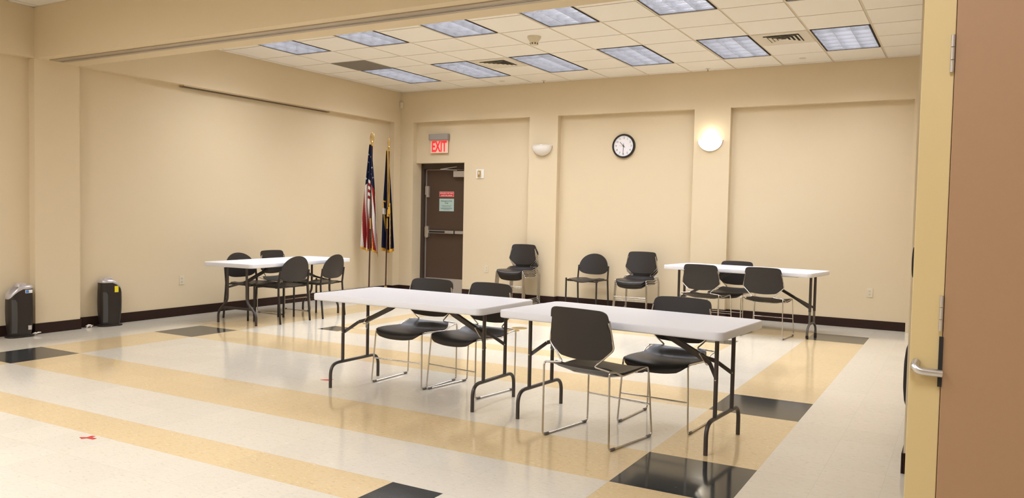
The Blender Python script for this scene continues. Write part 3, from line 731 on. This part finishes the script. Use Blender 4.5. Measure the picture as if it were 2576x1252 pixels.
for x, y, lb in ((-4.07, 6.98, 'small pendent sprinkler head above the unlit sconce'), (-1.571, 6.97, 'small pendent sprinkler head above the lit sconce')):
    t = thing('ceiling_sprinkler', lb, 'sprinkler', (x, y, ZC), 0, 'pendent sprinkler heads')
    b = MB(); b.lathe([(0, -.012), (.020, -.010), (.034, -.003), (.034, -.0003)], n=20); b.build('escutcheon', TRIMW, t)
    b = MB(); b.tube([(0, 0, -.008), (0, 0, -.035)], .007, 8); b.lathe([(0, -.036), (.016, -.036), (.016, -.038), (0, -.038)], n=12); b.build('deflector', OLDBRASS, t)

t = thing('projection_screen_case', 'long slim screen case with dark slot along the top of the left wall recess', 'projection screen', (XLR, 4.13, 2.865))
b = MB(); b.box(.004, .094, -1.31, 1.31, -.014, -.0005); b.build('case', mat('case_beige', (.50, .38, .22), .5), t)
b = MB(); b.box(.006, .070, -1.305, 1.305, -.022, -.0145); b.build('slot', mat('slot_brown', (.12, .085, .05), .6), t)

# ------------------------------------------------------------ flags
def flagstand(x, y, zt, lean, label, kind):
    t = thing('flag_on_stand', label, 'flag', (x, y, 0))
    b = MB(); b.lathe([(0, 0), (.13, 0), (.13, .012), (.11, .03), (.05, .05), (.028, .075), (.024, .14), (.014, .145)], n=28); b.build('base', BRASS, t)
    b = MB(); b.tube([(0, 0, .05), (lean, 0, zt-.20)], .0125, 10); p = b.build('pole', WOODP, t)
    b = MB(); zf = 1.16; f0 = lean*zf/zt; b.tube([(f0, 0, zf-.08), (f0, 0, zf+.09)], .0150, 12); b.build('pole_ferrule', BRASS, p)
    b = MB(); zz = zt-.20
    b.lathe([(.014, zz-.02), (.020, zz), (.012, zz+.02), (.022, zz+.045), (.010, zz+.065), (.016, zz+.085), (.026, zz+.12), (.010, zz+.155), (.012, zz+.175), (0, zz+.20)], (lean, 0, 0), 14)
    if kind == 'us':
        b.tube(arc([(lean-.012, 0, zz+.01), (lean-.045, .0, zz+.09), (lean-.03, 0, zz+.17), (lean, 0, zz+.185), (lean+.03, 0, zz+.17), (lean+.045, 0, zz+.09), (lean+.012, 0, zz+.01)], .02, 3), .005, 6)
    b.build('finial', BRASS, p)
    return t
def drape(t, kind, z_top, z_bot, w_bot, amp, x0, seed):
    """pleated hanging cloth, s along the folds 0..1, q down 0..1; local -y/+x faces the room"""
    rnd = random.Random(seed); A, B = 130, 200
    ph = rnd.random()*6
    def pt(s, q):
        w = .03+(w_bot-.03)*q**.85
        bot = z_bot+(.055*math.sin(s*PI*1.2+.5)+.03*math.sin(s*9+ph) if kind == 'us' else .10*abs(s-.55))
        z = z_top+(bot-z_top)*q
        x = x0*q+(s-.5)*w + .010*math.sin(7*s*PI+ph)*q
        am = amp*(.25+.75*q)
        y = -.020+.075*q-am*.35+am*math.sin(s*2*PI*3.3+ph+.9*q)*.6+.012*math.sin(q*7+s*5)
        # keep the view-facing diagonal: swing the sheet toward the camera
        c, s1 = math.cos(.45), math.sin(.45)
        return (x*c-y*s1, x*s1+y*c, z)
    def colour(s, q):
        if q < .012: return 3
        if kind == 'us':
            if q > .978 or (q > .40 and abs(s-(.60+.22*(q-.4))) < .022) : return 3
            if q > .978-.0: return 3
            # canton hangs at the top, its edge slanting down to the left and right
            lim = .33+.10*abs(s-.45)*2
            if q < lim: return 0
            if .28 < s < .62 and q < .52:
                return 1 if int((q-lim)*34) % 2 else 2
            k = s*8.2-(q-.4)*3.0
            return 1 if math.floor(k) % 2 == 0 else 2
        e = min(abs(s-(.30+.2*q)), 9)
        if q > .972: return 3
        if q > .52 and (abs(s-(.12+.55*(q-.5)))<.03 or abs(s-(.78-.1*(q-.5))) < .02): return 3
        if .5 < q < .515 and s < .4: return 3
        return 0
    b = MB(); vs = [pt(i/A, j/B) for j in range(B+1) for i in range(A+1)]
    b.v = vs
    for j in range(B):
        for i in range(A):
            b.f.append([j*(A+1)+i, j*(A+1)+i+1, (j+1)*(A+1)+i+1, (j+1)*(A+1)+i]); b.m.append(colour((i+.5)/A, (j+.5)/B)); b.sm.append(True)
    o = b.build('flag_cloth', [NAVY, RED, CLOTHW, GOLD], t)
    so = o.modifiers.new('thick', 'SOLIDIFY'); so.thickness = .003
    return o, pt
def star(b, c, r, n, u):
    pts = []
    for k in range(10):
        a = PI/2+k*PI/5; rr = r if k % 2 == 0 else r*.42
        pts.append(c+u*rr*math.cos(a)+Vector((0, 0, 1))*rr*math.sin(a))
    m = len(pts); b.add([p+n*.001 for p in pts]+[p+n*.003 for p in pts], [tuple(range(m)), tuple(reversed(range(m, 2*m)))]+[(i, (i+1) % m, m+(i+1) % m, m+i) for i in range(m)])
t = flagstand(-6.70, 6.15, 2.61, .03, 'American flag with red and white stripes furled on a stand in the left corner', 'us')
o, pt = drape(t, 'us', 2.425, .70, .33, .075, -.01, 3)
b = MB()
for s_, q in ((.18, .10), (.22, .17), (.72, .12), (.66, .20), (.80, .22), (.70, .28), (.24, .26), (.14, .33), (.82, .31)):
    p = Vector(pt(s_, q)); a = Vector(pt(s_+.02, q)); c = Vector(pt(s_, q+.02)); n = (a-p).cross(c-p).normalized()
    if n.dot(CAM-Vector((-6.7, 6.15, 1.5))) < 0: n = -n
    star(b, p, .020, n, (a-p).normalized())
b.build('star', CLOTHW, o)
t = flagstand(-6.69, 6.56, 2.56, .03, 'navy blue flag with gold fringe and cord on a stand, right of the American flag', 'navy')
o, pt = drape(t, 'navy', 2.36, .68, .24, .065, .02, 8)
b = MB(); b.tube([(.035, -.03, 2.36), (.062, -.045, 2.1), (.085, -.05, 1.8), (.090, -.05, 1.45)], .006, 6); b.tube([(.025, -.035, 2.36), (.05, -.05, 2.0), (.070, -.06, 1.6), (.072, -.06, 1.42)], .005, 6)
for xx, zz in ((.090, 1.42), (.072, 1.38)): b.tube([(xx, -.055, zz+.02), (xx, -.055, zz), (xx, -.055, zz-.10)], [.008, .014, .018], 8)
b.build('gold_cord', GOLD, t)
b = MB(); ps = []
for j in range(5):
    ps.append([Vector(pt(.10+.20*i/6, .575+.06*j/4))+Vector((.004, -.010, 0)) for i in range(7)])
b.shell(ps, .001); b.build('emblem_patch', CLOTHW, o)

# ------------------------------------------------------------ air purifier towers
def tower(x, y, rz, label, kind):
    t = thing('air_purifier', label, 'air purifier', (x, y, 0), rz)
    K = 32
    def ring(hx, hy, z, n=3.2, shift=0, slope=0.0):
        out = []
        for k in range(K):
            a = 2*PI*k/K; c, s1 = math.cos(a), math.sin(a)
            px = hx*math.copysign(abs(c)**(2/n), c)+shift; py = hy*math.copysign(abs(s1)**(2/n), s1)
            out.append((px, py, z-slope*max(0, (px+hx*.1)/hx)**1.8 if slope else z))
        return out
    def loft(rings, b, cap=True):
        vs = [p for r in rings for p in r]; fs = []
        for i in range(len(rings)-1):
            for k in range(K): fs.append((i*K+k, i*K+(k+1) % K, (i+1)*K+(k+1) % K, (i+1)*K+k))
        b.add(vs, fs, 0, True)
        if cap: b.add(rings[0], [tuple(reversed(range(K)))]); b.add(rings[-1], [tuple(range(K))])
    # local +x is the front of the tower
    b = MB(); loft([ring(.128, .085, 0), ring(.130, .088, .006), ring(.128, .086, .016), ring(.10, .068, .022)], b); b.build('base', BLACKB, t)
    b = MB(); loft([ring(.100, .068, .02), ring(.112, .076, .08), ring(.120, .082, .18), ring(.122, .083, .28), ring(.120, .082, .38), ring(.117, .080, .44, slope=.04), ring(.116, .079, .495, slope=.085)], b); b.build('body', BLACKB, t)
    b = MB(); loft([ring(.117, .080, .494, slope=.085), ring(.119, .081, .500, slope=.085), ring(.118, .080, .515, slope=.078), ring(.108, .072, .527, slope=.074), ring(.09, .058, .531, slope=.07)], b); b.build('silver_top_band', SILVER, t)
    b = MB(); loft([ring(.055, .040, .515, shift=-.02), ring(.05, .036, .543, shift=-.02), ring(.035, .024, .550, shift=-.02)], b); b.build('control_knob', SILVER, t)
    b = MB()
    rows = [[(.055+.05*i/4, -(.0845-.009*(i/4)**2)*(1-.08*abs(2*j/8-1)**2), .05+.34*j/8) for i in range(5)] for j in range(9)]
    b.shell(rows, .003); b.build('side_grille', GREYB, t)
    if kind == 'a':
        b = MB(); b.box(-.088, -.022, -.0835, -.077, .452, .485); l_ = b.build('sticker', SIGNTXT, t)
        b = MB(); b.box(-.055, -.025, -.0845, -.0836, .455, .482); b.build('blue_mark', BLUE, l_)
        b = MB(); b.box(-.080, -.048, -.0845, -.076, .075, .118); b.build('rating_label', SILVER, t)
    else:
        b = MB(); b.box(.018, .060, -.0850, -.078, .385, .455); b.build('yellow_label', YELLOW, t)
    return t
tA = tower(-6.84, 0.815, math.radians(-94), 'black tower air purifier with white and blue sticker left of the pillar', 'a')
tB = tower(-6.87, 1.825, math.radians(82), 'black tower air purifier with a yellow label right of the pillar', 'b')
# each tower turns one flank to the room: mirror the flank parts that need it
for c in kids(tA)+kids(tB):
    for q in [c]+kids(c):
        if c.parent is tA and c.name.startswith(('side_grille', 'sticker', 'rating_label')):
            for v in q.data.vertices: v.co.y = -v.co.y
            q.data.flip_normals()
        if c.parent is tB and c.name.startswith('side_grille'):
            for v in q.data.vertices: v.co.x = -v.co.x
            q.data.flip_normals()
def scrap(x, y, s, label, seed):
    r = random.Random(seed); b = MB()
    for k in range(4):
        a = r.random()*3; l = s*(.5+r.random()*.6); z = .008+r.random()*.02
        p = Vector((x+r.uniform(-.02, .02), y+r.uniform(-.03, .03), z)); d_ = Vector((math.cos(a)*.4, math.sin(a), r.uniform(-.1, .45)))*l
        q = [p-d_*.5, p+d_*.5]
        for v in q: v.z = max(v.z, .005)
        b.tube([q[0], (q[0]+q[1])/2+Vector((0, 0, .006)), q[1]], [.004, .008, .004], 6)
    tag(b.build('paper_scrap', PAPERW), label, 'litter', 'white scraps by the left wall')
scrap(-6.90, 1.60, .10, 'white twisted scrap on the floor between the pillar and the right black tower', 1)
scrap(-6.82, .955, .08, 'small white scrap on the floor between the left black tower and the pillar', 2)

# ------------------------------------------------------------ floor fittings and marks
for x, y, r_, lb in ((-3.03, 4.31, .095, 'brass floor outlet cover with open centre, nearer the camera'), (-3.047, 4.53, .095, 'plain brass floor outlet cover, farther from the camera')):
    t = thing('floor_outlet', lb, 'floor outlet', (x, y, 0), 0, 'brass floor outlet covers')
    b = MB(); b.lathe([(r_, 0.0002), (r_, .004), (r_-.010, .006), (r_*.55, .006)], n=28); b.build('ring', BRASS, t)
    b = MB(); b.lathe([(r_*.55, .005), (0, .005)], n=20); b.build('lid', OLDBRASS, t)
def tape(pts, x, y, label, nm='tape_mark'):
    b = MB(); b.prism(pts, 0.0003, .0011, frame=lambda a, c, e: (x+a, y+c, e)); tag(b.build(nm, REDTAPE), label, 'tape mark', 'red tape marks on the floor')
tape([(-.055, -.02), (-.01, -.035), (.0, -.012), (.055, -.005), (.05, .02), (.005, .02), (.0, .045), (-.025, .04), (-.02, .005)], -2.871, -.971, 'torn red tape mark on the near floor at lower left')
tape([(-.05, -.03), (.045, -.02), (.04, .0), (-.01, -.005), (.03, .04), (.01, .05), (-.04, .0)], -2.86, 1.03, 'red tape mark beside the left leg of the foreground left table')

# ------------------------------------------------------------ folding door at the right edge
d2 = bpy.data.objects.new('door_2', None); COL.objects.link(d2); struct(d2)
A_ = Vector((1.412, -1.165, 0)); B_ = Vector((1.4942, -1.161, 0)); ux = (B_-A_).normalized(); uy = Vector((-ux.y, ux.x, 0))
d2.matrix_world = Matrix(((ux.x, uy.x, 0, A_.x), (ux.y, uy.y, 0, A_.y), (0, 0, 1, 0), (0, 0, 0, 1)))
wY = (B_-A_).length
b = MB(); b.box(0, wY, 0, .045, .01, 2.85); b.build('edge_panel', YPAINT, d2, bevel=.002)
b = MB(); b.box(wY+.0015, wY+.90, -.004, .041, .01, 2.85); b.build('door_leaf', LEAF_SHADED, d2, bevel=.0015)
b = MB(); b.box(wY-.003, wY+.006, .006, .044, .01, 2.85); b.build('seam', mat('seam_brown', (.10, .03, .015), .6), d2)
for z0, z1 in ((1.785, 1.893), (1.045, 1.150)):
    b = MB()
    for k in range(3): b.tube([(wY-.006, -.006, z0+(z1-z0)*k/3+.001), (wY-.006, -.006, z0+(z1-z0)*(k+1)/3-.001)], .0050, 10)
    b.build('hinge', ALU, d2)
b = MB(); b.tube(arc([(wY-.002, -.012, .925), (.030, -.022, .928), (.012, -.018, .935), (.014, .002, .950)], .012, 4), [.0125]*2+[.0125]*14+[.008], 12) if False else b.tube(arc([(wY+.002, -.014, .924), (.026, -.024, .928), (.012, -.018, .938), (.018, .002, .951)], .012, 4), .0115, 12)
h_ = b.build('lever_handle', STEEL, d2)
b = MB(); b.box(wY-.008, wY+.003, -.008, .0, .885, 1.03); b.build('latch_plate', DARK, d2)
# dark pulls on the end of the right hand wall, seen edge-on
for zz, hz, dp, hy, lb in ((.50, .185, .026, .07, 'tall black curved bumper low on the right hand wall end'),):
    t = thing('wall_bumper', lb, 'wall bumper', (XR, 1.22, zz))
    K = 28
    def ell(f, d_): return [(-d_, hy*f*math.cos(2*PI*k/K), hz*f*math.sin(2*PI*k/K)) for k in range(K)]
    rr = [ell(1, .0003), ell(.97, dp*.35), ell(.80, dp*.75), ell(.45, dp)]
    b = MB(); b.add([p for q in rr for p in q], [(i*K+k, i*K+(k+1) % K, (i+1)*K+(k+1) % K, (i+1)*K+k) for i in range(3) for k in range(K)]+[tuple(range(3*K, 4*K))], 0, True)
    b.build('pad', DARK, t)

t = thing('recessed_pull', 'narrow black oval pull on the right hand wall end, beside the yellow panel', 'pull handle', (XR+.009, BY0, 1.145))
K = 24
b = MB(); vs = []
for f, yy in ((1, -.0004), (.85, -.004)): vs += [(.0075*f*math.cos(2*PI*k/K), yy, .082*f*math.sin(2*PI*k/K)) for k in range(K)]
b.add(vs, [(k, (k+1) % K, K+(k+1) % K, K+k) for k in range(K)]+[tuple(range(K, 2*K))], 0, True); b.build('plate', DARK, t)
